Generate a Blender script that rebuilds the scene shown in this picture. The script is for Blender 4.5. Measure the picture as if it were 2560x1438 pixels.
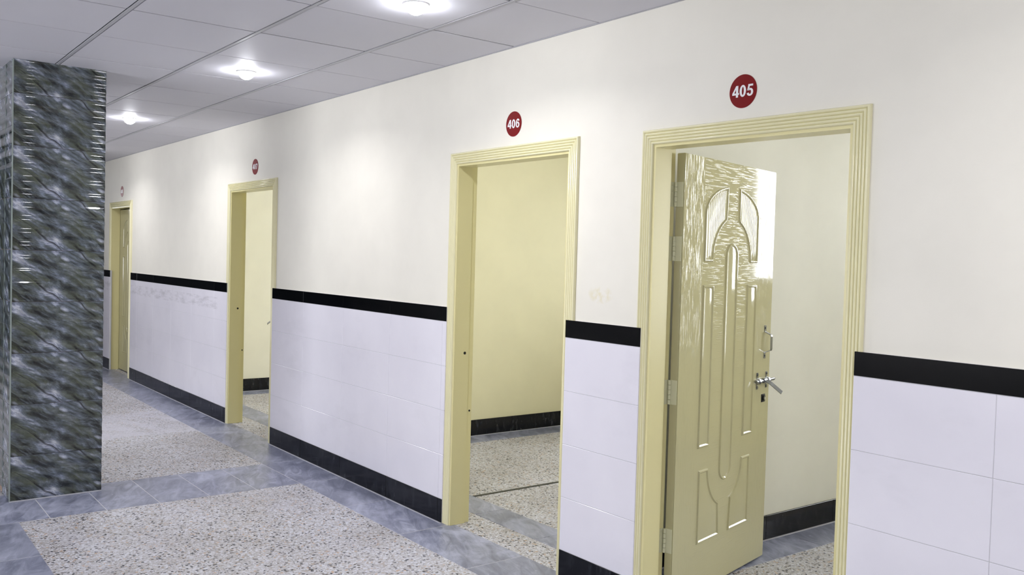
import bpy, bmesh, math, random
from mathutils import Vector, Matrix
R = math.radians
random.seed(7)
for o in list(bpy.data.objects): bpy.data.objects.remove(o, do_unlink=True)
SC = bpy.context.scene
COL = SC.collection

# ---------------------------------------------------------------- camera
cam_d = bpy.data.cameras.new('camera'); cam = bpy.data.objects.new('camera', cam_d); COL.objects.link(cam)
cam_d.sensor_fit = 'HORIZONTAL'; cam_d.sensor_width = 36.0; cam_d.lens = 36.0 * 2246.3 / 2560.0
cam_d.clip_start = 0.05; cam_d.clip_end = 100
_f = Vector((-0.79462598, 0.60622661, -0.0325399)); _r = Vector((0.60561281, 0.79528938, 0.02734849)); _u = Vector((-0.04245802, -0.00202524, 0.9990962))
cam.matrix_world = Matrix(((_r.x, _u.x, -_f.x, 0.0), (_r.y, _u.y, -_f.y, -2.878), (_r.z, _u.z, -_f.z, 1.5595), (0, 0, 0, 1)))
SC.camera = cam

# ---------------------------------------------------------------- sky, exposure
LAMP_W = 9.0
SKY = 14.0
w = bpy.data.worlds.new('overcast_sky'); SC.world = w; w.use_nodes = True
bg = w.node_tree.nodes['Background']; bg.inputs[0].default_value = (0.93, 0.955, 1.0, 1); bg.inputs[1].default_value = SKY
SC.view_settings.view_transform = 'Standard'; SC.view_settings.look = 'None'
SC.view_settings.exposure = 0.0; SC.view_settings.gamma = 1.0; SC.view_settings.use_curve_mapping = False

def portal(name, loc, rot, sx, sy):
    l = bpy.data.lights.new(name, 'AREA'); l.shape = 'RECTANGLE'; l.size = sx; l.size_y = sy
    l.cycles.is_portal = True
    o = bpy.data.objects.new(name, l); COL.objects.link(o); o.location = loc; o.rotation_euler = rot
    return o

# ---------------------------------------------------------------- material helpers
def srgb(r, g, b):
    f = lambda c: (c/255/12.92) if c/255 <= 0.04045 else ((c/255+0.055)/1.055)**2.4
    return (f(r), f(g), f(b), 1.0)

class NT:
    def __init__(s, name, rough=0.5, spec=0.5, metal=0.0, color=(.8, .8, .8, 1), coat=0.0):
        s.m = bpy.data.materials.new(name); s.m.use_nodes = True
        s.t = s.m.node_tree; s.n = s.t.nodes; s.b = s.n['Principled BSDF']
        s.b.inputs['Roughness'].default_value = rough; s.b.inputs['Specular IOR Level'].default_value = spec
        s.b.inputs['Metallic'].default_value = metal; s.b.inputs['Base Color'].default_value = color
        s.b.inputs['Coat Weight'].default_value = coat; s.b.inputs['Coat Roughness'].default_value = 0.05
    def link(s, a, b): s.t.links.new(a, b)
    def node(s, typ, **kw):
        n = s.n.new(typ)
        for k, v in kw.items():
            if k.startswith('_'):
                n.inputs[k[1:].replace('__', ' ')].default_value = v
            else: setattr(n, k, v)
        return n
    def coord(s, kind='Object'): return s.node('ShaderNodeTexCoord').outputs[kind]
    def pos(s): return s.node('ShaderNodeNewGeometry').outputs['Position']
    def mapping(s, v, scale=(1, 1, 1), rot=(0, 0, 0), loc=(0, 0, 0)):
        n = s.node('ShaderNodeMapping'); s.link(v, n.inputs['Vector'])
        n.inputs['Scale'].default_value = scale; n.inputs['Rotation'].default_value = rot; n.inputs['Location'].default_value = loc
        return n.outputs[0]
    def flow(s, v, ang, scale, loc=(0, 0, 0)):
        return s.mapping(s.mapping(v, rot=(0, 0, R(ang))), scale, loc=loc)
    def noise(s, v, scale, detail=4, rough=.55, dist=0.0, out='Fac'):
        n = s.node('ShaderNodeTexNoise'); s.link(v, n.inputs['Vector'])
        n.inputs['Scale'].default_value = scale; n.inputs['Detail'].default_value = detail
        n.inputs['Roughness'].default_value = rough; n.inputs['Distortion'].default_value = dist
        return n.outputs[out]
    def voro(s, v, scale, out='Color', rnd=1.0, feature='F1'):
        n = s.node('ShaderNodeTexVoronoi', feature=feature); s.link(v, n.inputs['Vector'])
        n.inputs['Scale'].default_value = scale; n.inputs['Randomness'].default_value = rnd
        return n.outputs[out]
    def ramp(s, f, stops, interp='LINEAR'):
        n = s.node('ShaderNodeValToRGB'); s.link(f, n.inputs[0]); e = n.color_ramp; e.interpolation = interp
        while len(e.elements) < len(stops): e.elements.new(0.5)
        for el, (p, c) in zip(e.elements, stops):
            el.position = p; el.color = c if len(c) == 4 else (*c, 1)
        return n.outputs[0]
    def math(s, op, a, b=None, c=None, clamp=False):
        n = s.node('ShaderNodeMath', operation=op, use_clamp=clamp)
        for i, x in enumerate((a, b, c)):
            if x is None: continue
            if isinstance(x, (int, float)): n.inputs[i].default_value = x
            else: s.link(x, n.inputs[i])
        return n.outputs[0]
    def mix(s, fac, a, b, blend='MIX'):
        n = s.node('ShaderNodeMix', data_type='RGBA', blend_type=blend)
        for i, x in ((0, fac), (6, a), (7, b)):
            if isinstance(x, (int, float)): n.inputs[i].default_value = x
            elif isinstance(x, tuple): n.inputs[i].default_value = x
            else: s.link(x, n.inputs[i])
        return n.outputs[2]
    def sep(s, v):
        n = s.node('ShaderNodeSeparateXYZ'); s.link(v, n.inputs[0]); return n.outputs
    def comb(s, x, y, z):
        n = s.node('ShaderNodeCombineXYZ')
        for i, a in enumerate((x, y, z)):
            if isinstance(a, (int, float)): n.inputs[i].default_value = a
            else: s.link(a, n.inputs[i])
        return n.outputs[0]
    def vadd(s, a, b):
        n = s.node('ShaderNodeVectorMath', operation='ADD'); s.link(a, n.inputs[0])
        if isinstance(b, tuple): n.inputs[1].default_value = b
        else: s.link(b, n.inputs[1])
        return n.outputs[0]
    def rnd(s): return s.node('ShaderNodeObjectInfo').outputs['Random']
    def bump(s, h, strength=.2, dist=.002):
        n = s.node('ShaderNodeBump'); s.link(h, n.inputs['Height'])
        n.inputs['Strength'].default_value = strength; n.inputs['Distance'].default_value = dist
        s.link(n.outputs[0], s.b.inputs['Normal']); return n
    def color(s, c): s.link(c, s.b.inputs['Base Color'])
    def rough(s, c): s.link(c, s.b.inputs['Roughness'])

def plain(name, rgb, rough=.5, metal=0.0, spec=.5):
    return NT(name, rough, spec, metal, srgb(*rgb)).m

def m_wall_paint(name, rgb, rough=.55, smudge=None):
    t = NT(name, rough, .35); p = t.pos()
    n = t.noise(p, 3.0, 3); n2 = t.noise(p, 120, 2)
    a = srgb(*rgb); b = tuple(x*.955 for x in a[:3]) + (1,)
    c = t.mix(t.ramp(n, [(.35, (0, 0, 0)), (.7, (1, 1, 1))]), a, b)
    if smudge:                                   # a handled, yellowed patch of paint
        s = t.sep(p); dx = t.math('DIVIDE', t.math('SUBTRACT', s[0], smudge[0]), .09); dz = t.math('DIVIDE', t.math('SUBTRACT', s[2], smudge[1]), .045)
        r2 = t.math('ADD', t.math('MULTIPLY', dx, dx), t.math('MULTIPLY', dz, dz))
        k = t.math('MULTIPLY', t.ramp(r2, [(0, (1, 1, 1)), (1, (0, 0, 0))]), t.ramp(t.noise(p, 22, 4, .6), [(.42, (0, 0, 0)), (.62, (.8, .8, .8))]))
        c = t.mix(k, c, srgb(224, 214, 170))
    t.color(c); t.bump(n2, .08, .002)
    return t.m

def m_white_tile():
    t = NT('white_glazed_tile', .16, .5); p = t.pos()
    n = t.noise(p, 2.2, 4)
    base = t.mix(t.ramp(n, [(.3, (0, 0, 0)), (.75, (1, 1, 1))]), srgb(240, 237, 245), srgb(232, 229, 238))
    # scuffs and smears of grey cement left on the glaze
    s = t.sep(p)
    sm = t.noise(t.mapping(p, (3.5, 1, 14)), 1.6, 5, .65)
    band = t.math('MULTIPLY', t.math('LESS_THAN', s[0], -8.2), t.math('LESS_THAN', t.math('ABSOLUTE', t.math('SUBTRACT', s[2], 1.07)), .055))
    k = t.math('MULTIPLY', t.ramp(sm, [(.45, (0, 0, 0)), (.66, (.34, .34, .34))]), band)
    wide = t.ramp(t.noise(t.mapping(p, (1.2, 1, 2.5)), 1.1, 6, .6), [(.56, (0, 0, 0)), (.8, (.16, .16, .16))])
    t.color(t.mix(t.math('MAXIMUM', k, wide), base, srgb(150, 148, 152)))
    t.bump(t.noise(p, 9, 2), .03, .004)
    return t.m

def m_black_tile(name, dusty):
    t = NT(name, .12, .4); p = t.pos()
    n = t.noise(t.mapping(p, (14, 14, 5)), 1.5, 6, .65); sp = t.noise(p, 60, 3, .6)
    d = t.ramp(n, [(.5, (0, 0, 0)), (.85, (dusty, dusty, dusty))])
    e = t.ramp(sp, [(.68, (0, 0, 0)), (.74, (dusty*.9, dusty*.9, dusty*.9))])
    t.color(t.mix(t.math('MAXIMUM', d, e), srgb(7, 8, 11), srgb(120, 126, 138)))
    t.rough(t.ramp(n, [(.45, (.1, .1, .1)), (.8, (.38, .38, .38))]))
    return t.m

def m_terrazzo():
    t = NT('terrazzo', .5, .4); p = t.pos()
    wv = t.vadd(p, t.mapping(t.noise(p, 30, 2, out='Color'), (.012, .012, .012)))
    v = t.mapping(wv, (1, 1, 0.0))
    big = t.voro(v, 62); r = t.sep(big)
    col = t.ramp(r[0], [(0, srgb(38, 40, 46)), (.11, srgb(92, 84, 78)), (.17, srgb(166, 152, 138)), (.30, srgb(190, 188, 188)),
                        (.52, srgb(168, 163, 160)), (.72, srgb(204, 203, 206)), (.90, srgb(150, 143, 138)), (.96, srgb(190, 160, 132))], 'CONSTANT')
    small = t.sep(t.voro(v, 135)); c2 = t.ramp(small[1], [(0, srgb(60, 60, 64)), (.05, srgb(188, 184, 182)), (.45, srgb(168, 164, 161)), (.8, srgb(208, 207, 210))], 'CONSTANT')
    cem = t.ramp(t.voro(v, 62, 'Distance', feature='F1'), [(.42, (0, 0, 0)), (.5, (1, 1, 1))])
    c = t.mix(cem, col, c2)
    grime = t.ramp(t.noise(p, 1.6, 6, .6), [(.36, (0, 0, 0)), (.62, (1, 1, 1))])
    c = t.mix(t.math('MULTIPLY', grime, .34), c, srgb(186, 178, 168), 'MULTIPLY')
    # pale plaster dust: everywhere a little, in wide swept smears on the far stretch
    s = t.sep(p)
    sw = t.noise(t.flow(p, -24, (.9, 2.2, 1)), 1.3, 6, .62, 1.0)
    far = t.math('MULTIPLY', t.math('LESS_THAN', t.math('ABSOLUTE', t.math('ADD', s[0], t.math('ADD', 7.9, t.math('MULTIPLY', sw, .8)))), .62), t.math('LESS_THAN', s[1], .06))
    d1 = t.math('MULTIPLY', t.ramp(sw, [(.36, (0, 0, 0)), (.6, (.75, .75, .75))]), far)
    d2 = t.ramp(sw, [(.5, (.0, .0, .0)), (.75, (.34, .34, .34))])
    t.color(t.mix(1.0, t.mix(t.math('MAXIMUM', d1, d2), c, srgb(196, 193, 198)), (1.15, 1.18, 1.25, 1), 'MULTIPLY'))
    t.rough(t.ramp(r[1], [(0, (.36, .36, .36)), (1, (.6, .6, .6))]))
    t.bump(t.noise(p, 45, 3), .06, .003)
    return t.m

def m_marble():
    t = NT('grey_marble', .42, .4)
    o = t.rnd(); p = t.vadd(t.pos(), t.comb(t.math('MULTIPLY', o, 7.0), t.math('MULTIPLY', o, 3.0), 0.0))
    a = t.noise(t.flow(p, 24, (1.6, 5, 1)), 2.6, 7, .62, 1.2)
    c = t.ramp(a, [(.3, srgb(100, 103, 117)), (.5, srgb(132, 134, 149)), (.66, srgb(162, 164, 177)), (.8, srgb(188, 189, 199))])
    c = t.mix(t.ramp(o, [(0, (0, 0, 0)), (1, (.35, .35, .35))]), c, srgb(108, 110, 119))
    dust = t.ramp(t.noise(t.pos(), 2.3, 7, .66, .8), [(.5, (0, 0, 0)), (.72, (.7, .7, .7))])
    sp = t.ramp(t.noise(t.pos(), 22, 4, .6), [(.66, (0, 0, 0)), (.74, (.6, .6, .6))])
    t.color(t.mix(1.0, t.mix(t.math('MAXIMUM', dust, sp), c, srgb(186, 187, 198)), (1.14, 1.17, 1.26, 1), 'MULTIPLY'))
    t.rough(t.ramp(dust, [(0, (.3, .3, .3)), (1, (.62, .62, .62))]))
    return t.m

def m_pillar_tile():
    t = NT('dark_printed_tile', .03, .6)
    q = t.coord('Object'); s = t.sep(q)
    v = t.comb(t.math('ADD', s[0], s[1]), s[2], 0.0)        # across the face, up the face
    wob = t.noise(v, 5.0, 2, out='Color')
    v2 = t.vadd(v, t.mapping(wob, (.07, .07, 0)))
    a = t.noise(t.flow(v2, 33, (3.4, 11, 1)), 1.0, 7, .66, .5)
    b = t.noise(t.flow(v2, 22, (7, 30, 1), (3, 1, 0)), 1.0, 4, .6, .4)
    h = t.math('ADD', t.math('MULTIPLY', a, .70), t.math('MULTIPLY', b, .30))
    c = t.ramp(h, [(.385, srgb(31, 34, 34)), (.44, srgb(59, 64, 66)), (.485, srgb(90, 98, 103)), (.53, srgb(113, 122, 136)), (.575, srgb(162, 168, 189)), (.64, srgb(223, 226, 235))])
    ol = t.noise(t.flow(v2, 32, (4, 13, 1), (9, 4, 0)), 1.0, 4)
    c = t.mix(t.ramp(ol, [(.48, (0, 0, 0)), (.66, (.8, .8, .8))]), c, srgb(87, 93, 75))
    bl = t.voro(t.flow(v2, 24, (5.5, 13, 1), (.3, .2, 0)), 1.0, 'Distance', .9)
    c = t.mix(t.ramp(bl, [(.08, (.8, .8, .8)), (.22, (0, 0, 0))]), c, srgb(208, 213, 233))
    dk = t.noise(t.flow(v2, 36, (3.0, 24, 1), (5, 7, 0)), 1.0, 3, .5, .6)
    c = t.mix(t.ramp(dk, [(.60, (0, 0, 0)), (.68, (.9, .9, .9))]), c, srgb(29, 30, 29))
    fine = t.ramp(t.noise(t.flow(v2, 26, (26, 60, 1)), 1, 3, .7), [(.3, (.6, .6, .6)), (.7, (1.25, 1.25, 1.25))])
    t.color(t.mix(1.0, c, fine, 'MULTIPLY'))
    return t.m

def m_gloss_paint(name, rgb, rough=.2, bump=.25, scale=(60, 60, 60)):
    t = NT(name, rough, .5, 0, srgb(*rgb)); q = t.coord('Object')
    t.bump(t.noise(t.mapping(q, scale), 1, 3, .6), bump, .002)
    return t.m

def m_leaf():
    """glossy cream paint over moulded wood grain: upright on the stiles, level on the rails"""
    t = NT('glossy_cream_door_paint', .07, .6, 0, srgb(188, 182, 142)); q = t.coord('Object'); s = t.sep(q)
    up = t.noise(t.mapping(q, (150, 30, 11)), 1, 4, .6); lv = t.noise(t.mapping(q, (11, 30, 150)), 1, 4, .6)
    stile = t.math('GREATER_THAN', t.math('ABSOLUTE', t.math('SUBTRACT', s[0], .497)), .297)
    n = t.node('ShaderNodeMix', data_type='FLOAT'); t.link(stile, n.inputs[0]); t.link(lv, n.inputs[2]); t.link(up, n.inputs[3])
    t.bump(t.ramp(n.outputs[0], [(.55, (0, 0, 0)), (.68, (1, 1, 1))]), .35, .0008)
    return t.m

def m_panel(name, period):
    t = NT(name, .09, .55, 0, srgb(188, 182, 142)); q = t.coord('Object')
    if period:
        s = t.sep(q); h = t.math('SINE', t.math('MULTIPLY', s[0], 2*math.pi/period)); t.bump(h, .35, .0008)
    else:
        t.bump(t.noise(t.mapping(q, (110, 30, 14)), 1, 4, .6), .22, .0010)
    return t.m

def m_ceiling_tile():
    t = NT('ceiling_tile_white', .6, .3); p = t.pos()
    o = t.rnd(); n = t.noise(p, 2.0, 3)
    t.color(t.mix(t.math('ADD', t.math('MULTIPLY', n, .5), t.math('MULTIPLY', o, .3)), srgb(222, 221, 228), srgb(213, 212, 220)))
    t.bump(t.noise(p, 160, 2), .1, .002)
    return t.m

def emit(name, rgb, s):
    t = NT(name); t.b.inputs['Emission Color'].default_value = (*rgb, 1); t.b.inputs['Emission Strength'].default_value = s
    return t.m

def m_glass():
    t = NT('window_glass'); n = t.n; tr = n.new('ShaderNodeBsdfTransparent'); gl = n.new('ShaderNodeBsdfGlossy'); gl.inputs['Roughness'].default_value = .02
    mx = n.new('ShaderNodeMixShader'); fr = n.new('ShaderNodeFresnel'); fr.inputs[0].default_value = 1.45
    t.link(fr.outputs[0], mx.inputs[0]); t.link(tr.outputs[0], mx.inputs[1]); t.link(gl.outputs[0], mx.inputs[2])
    t.link(mx.outputs[0], n['Material Output'].inputs['Surface']); return t.m

M = dict(
    wall=m_wall_paint('cream_wall_paint', (240, 236, 224), .55, (-3.09, 1.40)), room=m_wall_paint('pale_yellow_wall_paint', (238, 231, 190)),
    room_white=m_wall_paint('cool_cream_wall_paint', (240, 238, 222)), room_cream=m_wall_paint('light_cream_wall_paint', (241, 238, 218)),
    hall_dark=m_wall_paint('reflection_dimming_grey', (104, 108, 112)),  # unseen end wall: grey made up to darken its reflection in pillar and tiles
    hall=m_wall_paint('off_white_wall_paint', (232, 229, 222)),
    tile=m_white_tile(), band=plain('black_band_tile', (7, 8, 11), .1, 0, .3), skirt=m_black_tile('black_skirting_tile', .2),
    grout=plain('pale_grout', (206, 205, 208), .8), mortar=plain('grey_mortar', (176, 176, 184), .9),
    terrazzo=m_terrazzo(), marble=m_marble(), divider=plain('black_divider_strip', (28, 32, 36), .4),
    pillar=m_pillar_tile(), bare=plain('bare_brown_mortar', (150, 128, 116), .9), joint=plain('pale_green_joint', (150, 160, 156), .5),
    casing=m_gloss_paint('cream_gloss_casing', (238, 232, 192), .16, .22, (45, 45, 45)),
    jamb=m_gloss_paint('cream_gloss_jamb', (228, 219, 164), .3, .1, (30, 30, 30)),
    leaf=m_leaf(), flute=m_panel('fluted_cream_panel', .0155), field=m_panel('grained_cream_panel', 0),
    hinge=plain('painted_hinge', (214, 212, 178), .3), steel=plain('brushed_steel', (150, 152, 156), .25, 1.0), dark=plain('black_metal', (16, 16, 16), .4),
    brass=plain('pale_key_core', (200, 200, 190), .3, 1.0),
    ctile=m_ceiling_tile(), cdark=plain('ceiling_void', (40, 40, 44), .9), runner=plain('ceiling_runner_white', (188, 188, 194), .45),
    red=plain('red_sign_vinyl', (122, 2, 6), .35, 0, .15), white=plain('white_sign_vinyl', (238, 236, 236), .35),
    ring=plain('white_lamp_ring', (228, 228, 230), .35), lens=emit('cool_white_led', (.93, .94, 1.0), 150.0),
    frame=plain('white_window_frame', (225, 226, 228), .35), glass=m_glass(), cplain=plain('room_plaster', (236, 234, 226), .7),
)

# ---------------------------------------------------------------- object helpers
def tag(o, label=None, cat=None, group=None, kind=None):
    for k, v in (('label', label), ('category', cat), ('group', group), ('kind', kind)):
        if v: o[k] = v
    return o

def link(name, me, parent=None, loc=(0, 0, 0)):
    o = bpy.data.objects.new(name, me); COL.objects.link(o); o.location = loc
    if parent: o.parent = parent
    return o

def empty(name, loc=(0, 0, 0), parent=None):
    o = bpy.data.objects.new(name, None); COL.objects.link(o); o.location = loc; o.empty_display_size = .05
    if parent: o.parent = parent
    return o

def finish(bm, name, mat, smooth=False):
    bmesh.ops.recalc_face_normals(bm, faces=bm.faces)
    me = bpy.data.meshes.new(name); bm.to_mesh(me); bm.free()
    me.materials.append(mat)
    if smooth:
        for p in me.polygons: p.use_smooth = True
        me.set_sharp_from_angle(angle=R(35))
    return me

def add_box(bm, x0, x1, y0, y1, z0, z1):
    vs = [bm.verts.new(p) for p in ((x0, y0, z0), (x1, y0, z0), (x1, y1, z0), (x0, y1, z0), (x0, y0, z1), (x1, y0, z1), (x1, y1, z1), (x0, y1, z1))]
    for f in ((0, 3, 2, 1), (4, 5, 6, 7), (0, 1, 5, 4), (1, 2, 6, 5), (2, 3, 7, 6), (3, 0, 4, 7)): bm.faces.new([vs[i] for i in f])

def boxes(name, mat, lst, parent=None, bevel=0):
    bm = bmesh.new()
    for b in lst: add_box(bm, *b)
    if bevel: bmesh.ops.bevel(bm, geom=bm.edges[:], offset=bevel, segments=1, affect='EDGES')
    return link(name, finish(bm, name, mat), parent)

_cache = {}
def tile_mesh(key, sx, sy, sz, c, mat):
    k = (key, round(sx, 4), round(sy, 4), round(sz, 4), mat.name)
    if k not in _cache:
        bm = bmesh.new(); add_box(bm, -sx/2, sx/2, -sy/2, sy/2, -sz/2, sz/2)
        bmesh.ops.bevel(bm, geom=bm.edges[:], offset=c, segments=1, affect='EDGES')
        _cache[k] = finish(bm, key, mat)
    return _cache[k]

def piece(name, mat, x0, x1, y0, y1, z0, z1, parent, c=.0012):
    me = tile_mesh(name, x1-x0, y1-y0, z1-z0, c, mat)
    return link(name, me, parent, ((x0+x1)/2, (y0+y1)/2, (z0+z1)/2))

def add_cyl(bm, a, b, r, seg=16, r2=None, cap=True):
    a, b = Vector(a), Vector(b); d = (b-a).normalized(); t = Vector((0, 0, 1)) if abs(d.z) < .9 else Vector((1, 0, 0))
    u = d.cross(t).normalized(); v = d.cross(u); r2 = r if r2 is None else r2
    A = [bm.verts.new(a+(u*math.cos(q)+v*math.sin(q))*r) for q in [2*math.pi*i/seg for i in range(seg)]]
    B = [bm.verts.new(b+(u*math.cos(q)+v*math.sin(q))*r2) for q in [2*math.pi*i/seg for i in range(seg)]]
    for i in range(seg): bm.faces.new((A[i], A[(i+1) % seg], B[(i+1) % seg], B[i]))
    if cap: bm.faces.new(A[::-1]); bm.faces.new(B)

def add_bar(bm, pts, wdt, thk, side):
    """flat bar through pts; side = unit vector across its width"""
    side = Vector(side).normalized(); P = [Vector(p) for p in pts]; rings = []
    for i, p in enumerate(P):
        d = (P[min(i+1, len(P)-1)]-P[max(i-1, 0)]).normalized(); n = d.cross(side).normalized()
        rings.append([bm.verts.new(p+side*(sx*wdt/2)+n*(sn*thk/2)) for sx, sn in ((-1, -1), (1, -1), (1, 1), (-1, 1))])
    for a, b in zip(rings, rings[1:]):
        for i in range(4): bm.faces.new((a[i], a[(i+1) % 4], b[(i+1) % 4], b[i]))
    bm.faces.new(rings[0][::-1]); bm.faces.new(rings[-1])

# ================================================================ THE SETTING
ZC = 2.670                        # corridor ceiling
T = .13                           # door wall thickness
XA, XB = -17.0, 3.6               # corridor ends
YL = -6.0
#        name   xl       xr       inner top L/R     outer 
DOORS = {405: (-2.7556, -1.8197, 2.060, 2.050), 406: (-4.294, -3.3406, 2.076, 2.076), 407: (-7.925, -6.987, 2.078, 2.078), 408: (-12.174, -11.3025, 2.049, 2.049)}

# floor ---------------------------------------------------------------
floor = boxes('floor', M['terrazzo'], [(XA, XB, YL, 4.4, -.15, 0)])
tag(floor, 'speckled terrazzo floor with grey marble borders along the corridor and rooms', 'floor', kind='structure')
SL = .0015
def slab(x0, x1, y0, y1): return piece('marble_slab', M['marble'], x0+.0025, x1-.0025, y0+.0025, y1-.0025, -.02, SL, floor, .0008)
boxes('joint_bed', M['grout'], [(-16.19, XB, -.333, .028, -.01, .0006), (-6.288, -5.632, -4.6, -.335, -.01, .0006), (-5.63, XB, -2.398, -2.019, -.01, .0006)], floor)
x = -5.63 - .66*16
while x < XB - .1:                                     # border along the door wall
    slab(x, min(x+.66, XB), -.3345, .03); x += .66
for k in range(14): slab(-6.29, -5.63, -.3345-.305*(k+1), -.3345-.305*k)    # cross border at the pillar
x = -5.63
while x < XB - .1:
    slab(x, min(x+.66, XB), -2.40, -2.017); x += .66     # border on the hall side
for (xa, xb) in ((-6.39, -3.25), (-9.69, -6.51), (-3.13, .13)):               # borders inside the rooms
    n = 5; st = (xb-xa-.25)/n
    for k in range(n): slab(xa+.25+k*st, xa+.25+(k+1)*st, .25, .48)
    for k in range(6): slab(xa, xa+.25, .25+k*.65, .25+(k+1)*.65)
dv = piece('divider_strip', M['divider'], -4.765, -4.735, .48, 4.1, -.01, .002, floor, .0005); dv['label'] = 'thin black strip set in the terrazzo'

# ceiling -------------------------------------------------------------
ceiling = boxes('ceiling', M['cdark'], [(XA, XB, YL, T, ZC+.004, ZC+.10)])
tag(ceiling, 'suspended ceiling of square off-white tiles on a metal grid', 'ceiling', kind='structure')
TX, TY, Y1, X1 = .66, .6182, -.5226, -3.1405
rows = [(Y1+.014, -.012)] + [(Y1-TY*(k+1)+.014, Y1-TY*k-.014) for k in range(9)]
for j, (ya, yb) in enumerate(rows):
    ya = max(ya, YL)
    for k in range(-21 if j < 5 else -15, 11):
        xa, xb = X1+TX*k, X1+TX*(k+1)
        if xb > XB: continue
        dz = random.uniform(-.0012, .0012)
        piece('ceiling_tile', M['ctile'], xa+.0058, xb-.0058, ya, yb, ZC+dz, ZC+.016+dz, ceiling, .0015)
for j in range(9):
    yc = Y1-TY*j
    rn = boxes('ceiling_runner', M['runner'], [(X1-TX*21, XB, yc-.0085, yc+.0085, ZC-.002, ZC+.02)], ceiling)
boxes('wall_angle', M['runner'], [(X1-TX*21, XB, -.010, 0, ZC-.002, ZC+.02)], ceiling)

# door wall -----------------------------------------------------------
op = sorted((xl-.031, xr+.031, max(a, b)+.031) for xl, xr, a, b in DOORS.values())
lst = []; cur = XA
for xa, xb, zt in op:
    lst.append((cur, xa, 0, T, 0, 2.95)); lst.append((xa, xb, 0, T, zt, 2.95)); cur = xb
lst.append((cur, XB, 0, T, 0, 2.95))
wall = boxes('wall_right', M['wall'], lst)
tag(wall, 'long cream corridor wall with tiled dado and four doorways', 'wall', kind='structure')
P_ = .022
ZS, ZB, ZBT = .1415, 1.182, 1.267
def wainscot(x0, x1, joints, bandj=None):
    boxes('tile_bed', M['grout'], [(x0+.001, x1-.001, -(P_-.0018), 0.001, 0, ZBT-.001)], wall)
    xs = [x0] + [j for j in joints if x0+.02 < j < x1-.005] + [x1]
    g = .0009
    rh = (ZB-ZS)/4
    for a, b in zip(xs, xs[1:]):
        for r in range(4):
            piece('wall_tile', M['tile'], a+g, b-g, -P_, -P_+.008, ZS+r*rh+g, ZS+(r+1)*rh-g, wall, .0012)
        piece('skirting_tile', M['skirt'], a+g*2.3, b-g*2.3, -P_-.002, -P_+.008, .002, ZS-g, wall, .0012)
    bx = [x0] + [j for j in (bandj or joints) if x0+.02 < j < x1-.005] + [x1]
    for a, b in zip(bx, bx[1:]):
        piece('band_tile', M['band'], a+g*1.5, b-g*1.5, -P_-.001, -P_+.008, ZB+g, ZBT, wall, .0012)
    boxes('mortar_fillet', M['mortar'], [(x0, x1, -P_-.012, -P_+.004, 0, .0045)], wall, .002)
lat = sorted(-6.33-.655*k for k in range(1, 17))
wainscot(-1.762, XB-.02, [-1.277+.655*k for k in range(8)], [-1.11+.655*k for k in range(8)])
wainscot(-3.307, -2.800, [])
wainscot(-6.928, -4.362, [-6.33, -5.675, -5.02, -4.405])
wainscot(-11.19, -7.962, lat)
wainscot(XA+.1, -12.16, lat)
# faint yellow mark left on the paint between the two near doors
# other corridor walls
def glazed_wall(name, label, mat, lo, hi, p0, p1, axis, wins):
    """wall from lo to hi along axis, thickness p0..p1, with openings (a, b, z0, z1)"""
    L = []; cur = lo
    mk = (lambda a, b, z0, z1: (a, b, p0, p1, z0, z1)) if axis == 'x' else (lambda a, b, z0, z1: (p0, p1, a, b, z0, z1))
    for a, b, z0, z1 in sorted(wins):
        L += [mk(cur, a, 0, 2.95), mk(a, b, 0, z0), mk(a, b, z1, 2.95)]; cur = b
    L.append(mk(cur, hi, 0, 2.95))
    return tag(boxes(name, mat, L), label, 'wall', kind='structure')
LWIN = [(-10.6, -8.6, .9, 2.35), (-6.0, -3.6, .9, 2.35), (.0, 1.7, .9, 2.3)]
EWIN = [(-1.75, -1.0, 2.15, 2.6)]
glazed_wall('wall_left', 'plain off-white wall with windows across the hall, outside the picture', M['hall'], XA, XB, YL-.2, YL, 'x', LWIN)
glazed_wall('wall_end', 'unseen wall with a small window closing the far end of the corridor, made grey to darken reflections', M['hall_dark'], YL-.2, T, XA-.2, XA, 'y', EWIN)
tag(boxes('wall_back', M['hall'], [(XB, XB+.2, YL-.2, 4.4, 0, 2.95)]), 'plain off-white wall behind the camera', 'wall', kind='structure')

def window(n, label, origin, wdt, h, axis, nx):
    """glazed frame; axis 'x' = lies along x, 'y' = along y"""
    root = empty('window_%d' % n, origin); tag(root, label, 'window', kind='structure')
    if axis == 'y': root.rotation_euler.z = R(90)
    fr = [(0, wdt, -.03, .03, 0, .05), (0, wdt, -.03, .03, h-.05, h)] + [(wdt*i/nx-(.05 if i == nx else .025 if i else 0), wdt*i/nx+(0 if i == nx else .025 if i else .05), -.029, .029, .05, h-.05) for i in range(nx+1)]
    boxes('window_frame', M['frame'], fr, root)
    for i in range(nx):
        boxes('pane', M['glass'], [(wdt*i/nx+.026, wdt*(i+1)/nx-.026, -.003, .003, .051, h-.051)], root)
    return root
for i, (a, b, z0, z1) in enumerate(LWIN):
    window(i+1, 'white framed window across the hall, %s of three' % ('farthest', 'middle', 'nearest')[i], (a, YL-.1, z0), b-a, z1-z0, 'x', 3)
    portal('daylight_portal', ((a+b)/2, YL-.15, (z0+z1)/2), (R(90), 0, 0), b-a, z1-z0)
for a, b, z0, z1 in EWIN:
    window(4, 'white framed window at the far end of the corridor', (XA-.1, a, z0), b-a, z1-z0, 'y', 2)
    portal('daylight_portal', (XA-.15, (a+b)/2, (z0+z1)/2), (0, R(-90), 0), z1-z0, b-a)

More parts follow.
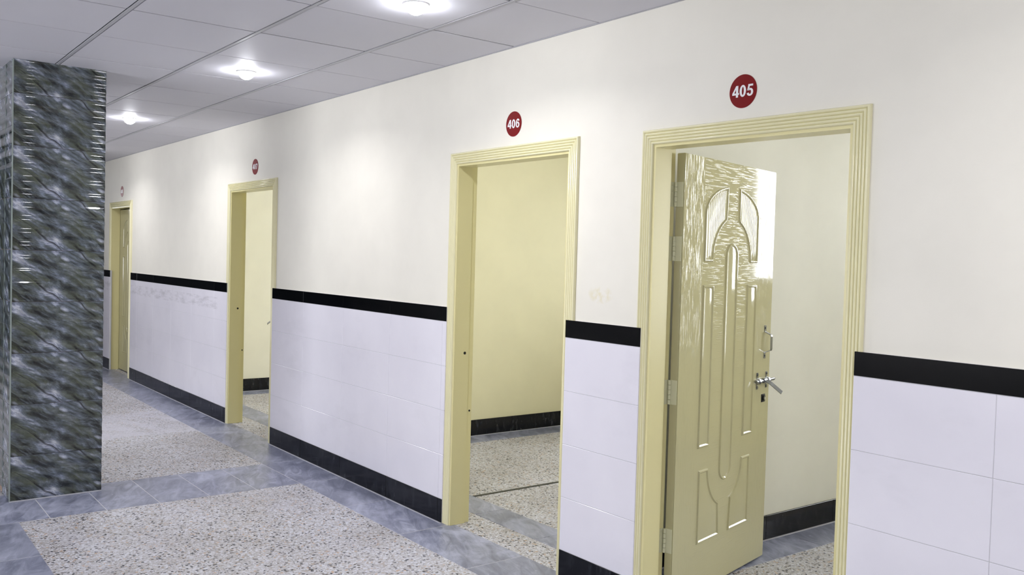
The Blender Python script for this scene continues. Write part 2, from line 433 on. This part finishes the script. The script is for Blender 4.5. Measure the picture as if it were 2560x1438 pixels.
# rooms ---------------------------------------------------------------
YB = 4.2
PART = [(-3.25, -3.13), (-6.51, -6.39), (-9.81, -9.69), (-13.07, -12.95)]
side_of = ['between the two near rooms', 'seen through the second doorway', 'seen through the third doorway', 'behind the farthest room']
for i, (xa, xb) in enumerate(PART):
    pw = boxes('wall_partition_%d' % (i+1), M[('room_white', 'room', 'room_cream', 'room')[i]], [(xa, xb, T, YB, 0, 2.95)])
    tag(pw, 'pale yellow partition wall with black skirting ' + side_of[i], 'wall', kind='structure')
    if i < 3:
        y = .16; first = {0: 1.36, 1: 2.03, 2: .98}[i]
        ys = sorted({round(first+.655*k, 3) for k in range(-4, 7) if .2 < first+.655*k < YB-.03}); ys = [T+.002] + ys + [YB-.002]
        for a, b in zip(ys, ys[1:]):
            piece('skirting_tile', M['skirt'], xb-.003, xb+.012, a+.0013, b-.0013, .002, .1395, pw, .0012)
        boxes('mortar_fillet', M['mortar'], [(xb+.006, xb+.024, T+.01, YB-.01, 0, .0045)], pw, .002)
# back walls with windows
WIN = [(-2.98, -2.15, 1.4, 2.85), (-9.2, -7.2, .8, 2.5), (-5.6, -3.8, .9, 2.5), (-1.0, 1.15, .7, 2.7)]
ws = sorted(WIN); lst = []; cur = -13.07
for xa, xb, za, zb in ws:
    lst += [(cur, xa, YB, YB+.2, 0, 2.95), (xa, xb, YB, YB+.2, 0, za), (xa, xb, YB, YB+.2, zb, 2.95)]; cur = xb
lst.append((cur, XB, YB, YB+.2, 0, 2.95))
rb = boxes('wall_rooms_back', M['room'], lst); tag(rb, 'pale yellow outer wall of the rooms with windows', 'wall', kind='structure')
rc = boxes('ceiling_rooms', M['cplain'], [(-13.07, XB, T, YB+.2, 2.95, 3.05)]); tag(rc, 'plain white plaster ceiling over the side rooms', 'ceiling', kind='structure')
names = ['nearest', 'third', 'second', 'nearest']
for i, (xa, xb, za, zb) in enumerate(WIN):
    window(i+5, ('narrow' if i == 0 else 'wide') + ' white framed window in the %s side room' % names[i], (xa, YB+.1, za), xb-xa, zb-za, 'x', 1 if i == 0 else 2)
    portal('daylight_portal', ((xa+xb)/2, YB+.15, (za+zb)/2), (R(-90), 0, 0), xb-xa, zb-za)

# pillar --------------------------------------------------------------
PX, PY0, PY1 = -6.113, -2.000, -1.479
PD = .62
pillar = boxes('pillar', M['bare'], [(PX-PD+.008, PX-.008, PY0+.008, PY1-.008, 0, ZC+.01)])
tag(pillar, 'square pillar clad in dark slate-green glossy wavy tiles', 'pillar', kind='structure')
def wavy_mesh(name, wd, ht, normal):
    """tile face with level waves, four to a tile; wd across, ht up"""
    n = 40; bm = bmesh.new(); pts = []
    for i in range(n+1):
        z = -ht/2+ht*i/n; e = min(i, n-i)/n
        d = .0019*math.sin(2*math.pi*4*i/n)*(1 if e > .02 else .3)
        pts.append((z, d))
    L, Rr = [], []
    tr = (lambda a, d, z: (d, a, z)) if normal == 'x' else (lambda a, d, z: (a, -d, z))
    for z, d in pts:
        L.append(bm.verts.new(tr(-wd/2, d, z))); Rr.append(bm.verts.new(tr(wd/2, d, z)))
    for i in range(n): bm.faces.new((L[i], Rr[i], Rr[i+1], L[i+1]))
    bl = [bm.verts.new(tr(s*wd/2, -.009, z)) for s, z in ((-1, -ht/2), (1, -ht/2), (1, ht/2), (-1, ht/2))]
    bm.faces.new(bl); bm.faces.new([L[0], Rr[0], bl[1], bl[0]]); bm.faces.new([L[-1], Rr[-1], bl[2], bl[3]])
    bm.faces.new(L+[bl[3], bl[0]]); bm.faces.new(Rr+[bl[2], bl[1]])
    return finish(bm, name, M['pillar'], True)
ZT0 = [-.037+.3132*k for k in range(10)]
front = wavy_mesh('pillar_tile', PY1-PY0, .3112, 'x')
sA = wavy_mesh('pillar_tile', .226, .3112, 'y'); sB = wavy_mesh('pillar_tile', PD-.232, .3112, 'y')
def cut(me_fn, z0, z1, wd, normal):
    return wavy_mesh('pillar_tile', wd, z1-z0-.002, normal)
for k in range(9):
    z0, z1 = ZT0[k], ZT0[k+1]
    a, b = max(z0, .003), min(z1, ZC)
    full = (a == z0 and b == z1)
    zc = (a+b)/2
    for (wd, nrm, me, loc) in ((PY1-PY0, 'x', front, (PX, (PY0+PY1)/2)), (PY1-PY0, 'x', front, (PX-PD, (PY0+PY1)/2)),
                               (.226, 'y', sA, (PX-.115, PY0)), (PD-.232, 'y', sB, (PX-.232-(PD-.232)/2, PY0)),
                               (PD-.004, 'y', None, (PX-PD/2, PY1))):
        za = a
        if me is sB and k == 0: za = .04
        if full and me: mm = me
        else:
            key = ('pc', wd, nrm, round(b-za, 4))
            if key not in _cache: _cache[key] = cut(None, za, b, wd, nrm)
            mm = _cache[key]
        o = link('pillar_tile', mm, pillar, (loc[0], loc[1], (za+b)/2))
        if (nrm == 'x' and loc[0] < PX-.1) or (nrm == 'y' and loc[1] > PY0+.1): o.rotation_euler.z = math.pi
_a = R(1.17); _pv = Vector((PX, PY1, 0)); _rm = Matrix.Rotation(_a, 3, 'Z')
pillar.rotation_euler.z = _a; pillar.location = _pv - _rm @ _pv
boxes('corner_bead', M['joint'], [(PX-.006, PX+.0025, PY0-.0025, PY0+.004, 0, ZC-.002)], pillar)
boxes('tile_joint', M['joint'], [(PX-.2315, PX-.2285, PY0-.0022, PY0+.004, 0, ZC-.002)], pillar)
boxes('mortar_fillet', M['mortar'], [(PX-.002, PX+.016, PY0, PY1, 0, .006)], pillar, .002)

# ================================================================ DOORS
def sweep_u(name, prof, xl, xr, zl, zr, mat, parent, smooth=False):
    bm = bmesh.new(); st = []
    for a, y in prof:
        st.append([bm.verts.new(p) for p in ((xl-a, y, .001), (xl-a, y, zl+a), (xr+a, y, zr+a), (xr+a, y, .001))])
    n = len(prof)
    for i in range(n):
        p, q = st[i], st[(i+1) % n]
        for k in range(3): bm.faces.new((p[k], p[k+1], q[k+1], q[k]))
    bm.faces.new([s[0] for s in st]); bm.faces.new([s[3] for s in st][::-1])
    return link(name, finish(bm, name, mat, smooth), parent)

jamb_prof = [(0, -.007), (0, .094), (.014, .096), (.014, .133), (.03, .133), (.03, .001), (.014, .001), (.014, -.007)]
cas = [(.012, .0005)]
RW = (.078-.012)/5
for i in range(5):
    a0 = .012+RW*i
    pr = [(0, .009), (.16, .0145), (.35, .0172), (.5, .018), (.65, .0172), (.84, .0145), (1, .009)]
    for t_, d in (pr if i == 4 else pr[:-1]): cas.append((a0+RW*t_, -d))
cas.append((.078, .0005))

def offset_poly(P, d):
    n = len(P); out = []
    for i in range(n):
        a, b, c = Vector(P[i-1]), Vector(P[i]), Vector(P[(i+1) % n])
        e1 = (b-a).normalized(); e2 = (c-b).normalized()
        n1 = Vector((-e1.y, e1.x)); n2 = Vector((-e2.y, e2.x)); m = n1+n2
        m = m/max(m.length_squared/2, .35)
        out.append(tuple(b+m*d))
    return out

def panel(poly, mat, parent, label=None):
    """moulded panel on the leaf's corridor face (local y = -.04); poly counter-clockwise in (u, z)"""
    rings = [(0, 0.0005), (.005, -.0062), (.010, -.0066), (.016, -.001), (.021, -.0022)]
    bm = bmesh.new(); prev = None
    for ins, dep in rings:
        q = offset_poly(poly, ins) if ins else poly
        r = [bm.verts.new((u, -.04+dep, z)) for u, z in q]
        if prev:
            for i in range(len(r)): bm.faces.new((prev[i], prev[(i+1) % len(r)], r[(i+1) % len(r)], r[i]))
        prev = r
    bm.faces.new(prev)
    me = finish(bm, 'panel', mat, True)
    o = link('panel', me, parent)
    if label: o['label'] = label
    return o

def arc(cx, cz, rx, rz, a0, a1, n):
    return [(cx+rx*math.cos(R(a0+(a1-a0)*i/n)), cz+rz*math.sin(R(a0+(a1-a0)*i/n))) for i in range(n+1)]

UC = .497
def mirror(poly): return [(2*UC-u, z) for u, z in poly][::-1]
# outlines measured on the leaf: two fluted quarter panels, long centre panel, two side strips, two lower panels
outer = arc(UC, 1.79, .287, .145, 0, 78, 10); inner = arc(UC, 1.575, .197, .20, 0, 71, 9)
quarter_r = [(.784, 1.568)] + outer[:-1] + [(.555, 1.932), (.562, 1.766)] + inner[::-1][1:-1] + [(.694, 1.568)]
centre = [(.562, .565)] + [(.562, 1.60)] + arc(UC, 1.60, .065, .062, 0, 180, 12)[1:-1] + [(.432, 1.60), (.432, .565)] + arc(UC, .565, .065, .062, 180, 360, 12)[1:-1]
strip_r = [(.676, .695), (.786, .695), (.786, 1.460), (.676, 1.460)]
low = arc(UC, .60, .178, .205, -70, -3, 9)
lower_r = [(.545, .240), (.768, .240), (.768, .590)] + low[::-1]

LEAF_W = .985
_lb = bmesh.new(); add_box(_lb, .006, LEAF_W, -.04, 0, .012, 2.048); bmesh.ops.bevel(_lb, geom=_lb.edges[:], offset=.0025, segments=2, affect='EDGES')
leaf_me = finish(_lb, 'door_leaf', M['leaf'])
leaf_tpl = None

def make_leaf(parent, hinges=True, pull=True, bolt=True):
    lf = link('door_leaf', leaf_me, parent); lf['label'] = 'cream gloss door leaf with moulded arched panels'
    panel(quarter_r, M['flute'], lf, 'fluted quarter-arch panel'); panel(mirror(quarter_r), M['flute'], lf, 'fluted quarter-arch panel')
    panel(centre, M['field'], lf, 'tall round-ended centre panel')
    panel(strip_r, M['field'], lf); panel(mirror(strip_r), M['field'], lf)
    panel(lower_r, M['field'], lf); panel(mirror(lower_r), M['field'], lf)
    if pull:
        bm = bmesh.new(); y = -.04
        add_bar(bm, [(.913, y-.0015, 1.245), (.913, y-.0015, 1.212), (.916, y-.034, 1.196), (.916, y-.036, 1.188), (.916, y-.036, 1.124), (.916, y-.034, 1.116), (.913, y-.0015, 1.102), (.913, y-.0015, 1.072)], .019, .004, (1, 0, 0))
        for z in (1.231, 1.085): add_cyl(bm, (.913, y-.003, z), (.913, y-.0065, z), .0055, 12)
        h = link('handle', finish(bm, 'handle', M['steel']), lf); h['label'] = 'bent steel pull handle'
    if bolt:
        bm = bmesh.new(); y = -.04
        for u in (.835, .945):
            add_bar(bm, [(u, y-.0015, .915), (u, y-.0015, .9435), (u, y-.017, .945), (u, y-.023, .957), (u, y-.017, .969), (u, y-.0015, .9705), (u, y-.0015, 1.001)], .017, .003, (1, 0, 0))
            for z in (.924, .991): add_cyl(bm, (u, y-.003, z), (u, y-.007, z), .006, 12)
        add_cyl(bm, (.800, y-.0125, .957), (1.012, y-.0125, .957), .0082, 16); add_cyl(bm, (1.012, y-.0125, .957), (1.03, y-.0125, .957), .0082, 16, .004)
        add_cyl(bm, (.880, y-.0125, .957), (.918, y-.0125, .957), .0125, 16)
        add_bar(bm, [(.905, y-.022, .957), (.908, y-.045, .945), (.915, y-.055, .935), (.926, y-.098, .900)], .022, .0035, (.8, 0, .6))
        b = link('sliding_bolt', finish(bm, 'sliding_bolt', M['steel']), lf); b['label'] = 'steel sliding bolt with a hasp flap'
        bm = bmesh.new(); add_box(bm, .894, .936, y-.004, y+.001, .842, .884); add_cyl(bm, (.915, y-.004, .863), (.915, y-.010, .863), .014, 20)
        bmesh.ops.bevel(bm, geom=[e for e in bm.edges if e.calc_length() > .03], offset=.003, segments=2, affect='EDGES')
        k = link('lock_plate', finish(bm, 'lock_plate', M['dark']), lf); k['label'] = 'square black lock plate'
        bm = bmesh.new(); add_cyl(bm, (.915, y-.008, .863), (.915, y-.013, .863), .0085, 16); link('lock_core', finish(bm, 'lock_core', M['brass']), lf)
    if hinges:
        for zc in (1.864, 1.622, .978, .305):
            bm = bmesh.new()
            for i in range(5): add_cyl(bm, (-.0005, -.002, zc-.055+.022*i+.0008), (-.0005, -.002, zc-.055+.022*(i+1)-.0008), .0068, 12)
            add_box(bm, .0035, .0065, -.036, .002, zc-.055, zc+.055)
            link('hinge', finish(bm, 'hinge', M['hinge']), lf)
    return lf

LBL = {405: 'cream door standing open inwards beside the sign reading 405', 406: 'open empty doorway with cream fluted frame under the sign 406',
       407: 'cream framed doorway under the sign 407, its leaf turned in', 408: 'farthest cream door, shut, beside the dark pillar'}
doors = {}
for i, (num, (xl, xr, zl, zr)) in enumerate(sorted(DOORS.items())):
    root = empty('door_%d' % (i+1), ((xl+xr)/2, 0, 0)); tag(root, LBL[num], 'door', kind='structure'); doors[num] = root
    c = (xl+xr)/2
    sweep_u('door_frame', jamb_prof, xl-c, xr-c, zl, zr, M['jamb'], root)
    cs = sweep_u('fluted_casing', cas, xl-c, xr-c, zl, zr, M['casing'], root, True); cs['label'] = 'ribbed cream gloss architrave'
    if num in (406, 407):                       # lock holes in the striking jamb
        for (y, z, r) in ((.066, 1.002 if num == 406 else 1.04, .0085), (.118, .66, .006)):
            bm = bmesh.new(); xj = xl-c+(0 if y < .095 else -.014)
            add_cyl(bm, (xj-.004, y, z), (xj+.0012, y, z), r, 16)
            link('strike_hole', finish(bm, 'strike_hole', M['dark']), root)
    if num == 405:
        lf = make_leaf(root); lf.location = (-2.76-c, .13, 0); lf.rotation_euler.z = R(103)
        for zc in (1.864, 1.622, .978, .305):   # hinge flaps on the jamb
            bm = bmesh.new(); add_box(bm, xl-.0145-c, xl-.0120-c, .097, .1325, zc-.055, zc+.055)
            for s in (-.04, -.012, .014, .04): add_cyl(bm, (xl-.0125-c, .112+.006*math.copysign(1, s), zc+s), (xl-.0105-c, .112+.006*math.copysign(1, s), zc+s), .0032, 8)
            link('hinge_flap', finish(bm, 'hinge_flap', M['hinge']), root)
    if num == 407:
        lf = make_leaf(root, False, True); lf.scale.x = -.95; lf.location = (xr+.010-c, .136, 0); lf.rotation_euler.z = R(-20.5)
    if num == 408:
        lf = make_leaf(root, False, False, False); lf.scale = (-.90, 1, .995); lf.location = (xr+.012-c, .1365, 0)

# ================================================================ THINGS
def numerals(txt, size):
    """heavy sans-serif figures, height = size, drawn in the x-y plane and centred"""
    bm = bmesh.new(); W = .60
    def poly(P, ox): bm.faces.new([bm.verts.new(((x+ox)*size, y*size, 0)) for x, y in P])
    def ring(cx, cy, ro, ri, ox, a0=0, a1=360, n=28):
        for i in range(n):
            p = R(a0+(a1-a0)*i/n); q = R(a0+(a1-a0)*(i+1)/n)
            poly([(cx+ro[0]*math.cos(p), cy+ro[1]*math.sin(p)), (cx+ro[0]*math.cos(q), cy+ro[1]*math.sin(q)),
                  (cx+ri[0]*math.cos(q), cy+ri[1]*math.sin(q)), (cx+ri[0]*math.cos(p), cy+ri[1]*math.sin(p))], ox)
    for i, ch in enumerate(txt):
        ox = i*W
        if ch == '4':
            poly([(.31, 0), (.49, 0), (.49, .21), (.31, .21)], ox); poly([(0, .21), (.56, .21), (.56, .375), (0, .375)], ox)
            poly([(.31, .375), (.49, .375), (.49, 1), (.31, 1)], ox); poly([(0, .375), (.165, .375), (.31, .69), (.31, 1)], ox)
        elif ch == '0': ring(.275, .5, (.265, .51), (.082, .345), ox)
        elif ch == '5':
            poly([(.11, .83), (.51, .83), (.51, 1), (.11, 1)], ox); poly([(.03, .47), (.19, .50), (.235, .83), (.10, .83)], ox)
            ring(.262, .325, (.27, .335), (.09, .175), ox, -165, 142)
        elif ch == '6':
            ring(.277, .325, (.265, .335), (.090, .178), ox); ring(.30, .5, (.288, .51), (.11, .345), ox, 35, 190)
        elif ch == '7':
            poly([(.02, .83), (.54, .83), (.54, 1), (.02, 1)], ox); poly([(.12, 0), (.31, 0), (.40, .42), (.54, .83), (.34, .83), (.20, .42)], ox)
        elif ch == '8': ring(.275, .285, (.265, .295), (.09, .145), ox); ring(.275, .74, (.24, .27), (.08, .125), ox)
    for v in bm.verts: v.co.x -= (W*(len(txt)-1)+.55)/2*size; v.co.y -= size/2
    for f in bm.faces:
        f.normal_update()
        if f.normal.z < 0: f.normal_flip()
    me = bpy.data.meshes.new('numerals'); bm.to_mesh(me); bm.free(); me.materials.append(M['white']); return me
SIGN = {405: (-2.301, 2.244, 'red disc sign with white numerals 405 above the near open door'), 406: (-3.794, 2.267, 'red disc sign with white numerals 406 above the second doorway'),
        407: (-7.394, 2.273, 'red disc sign with white numerals 407 above the third doorway'), 408: (-11.71, 2.247, 'smallest red disc sign, above the farthest shut door')}
for num, (x, z, lb) in SIGN.items():
    root = empty('room_number_sign', (x, 0, z)); tag(root, lb, 'sign', 'red room number discs on the corridor wall')
    bm = bmesh.new(); add_cyl(bm, (0, 0, 0), (0, -.0025, 0), .066, 64); link('disc', finish(bm, 'disc', M['red']), root)
    nm = link('numerals', numerals(str(num), .046), root, (0, -.0031, .001)); nm.rotation_euler.x = R(90); nm.scale = (1.28, 1.0, 1)

LAMPS = [(-10.85, -.815, 'round ceiling downlight hidden behind the dark pillar'), (-8.177, -.815, 'smallest and farthest glowing round ceiling downlight'), (-5.478, -.815, 'glowing round ceiling downlight second from the pillar'),
         (-3.458, -.815, 'largest glowing round ceiling downlight at the top edge'), (-.60, -.815, 'round ceiling downlight above the near open door, out of view'), (2.4, -.815, 'round ceiling downlight behind the camera')]
for x, y, lb in LAMPS:
    root = empty('recessed_downlight', (x, y, ZC)); tag(root, lb, 'lamp', 'round ceiling downlights')
    bm = bmesh.new(); prof = [(.048, -.001), (.050, -.007), (.056, -.007), (.062, -.001), (.062, .004), (.048, .004)]
    seg = 40; rg = [[bm.verts.new((r*math.cos(2*math.pi*i/seg), r*math.sin(2*math.pi*i/seg), z)) for i in range(seg)] for r, z in prof]
    for a, b in zip(rg, rg[1:]+rg[:1]):
        for i in range(seg): bm.faces.new((a[i], a[(i+1) % seg], b[(i+1) % seg], b[i]))
    link('trim_ring', finish(bm, 'trim_ring', M['ring'], True), root)
    bm = bmesh.new(); rg = []
    for k in range(5):
        r, z = .0478*math.cos(R(18*k)), -.004-.046*math.sin(R(18*k)); rg.append([bm.verts.new((r*math.cos(2*math.pi*i/seg), r*math.sin(2*math.pi*i/seg), z)) for i in range(seg)])
    for a, b in zip(rg, rg[1:]):
        for i in range(seg): bm.faces.new((a[i], a[(i+1) % seg], b[(i+1) % seg], b[i]))
    bm.faces.new(rg[-1]); link('lens', finish(bm, 'lens', M['lens'], True), root)
    l = bpy.data.lights.new('led', 'AREA'); l.shape = 'DISK'; l.size = .085; l.energy = LAMP_W; l.color = (.97, .965, 1.0); l.spread = R(150)
    lo = bpy.data.objects.new('led', l); COL.objects.link(lo); lo.parent = root; lo.location = (0, 0, -.052)
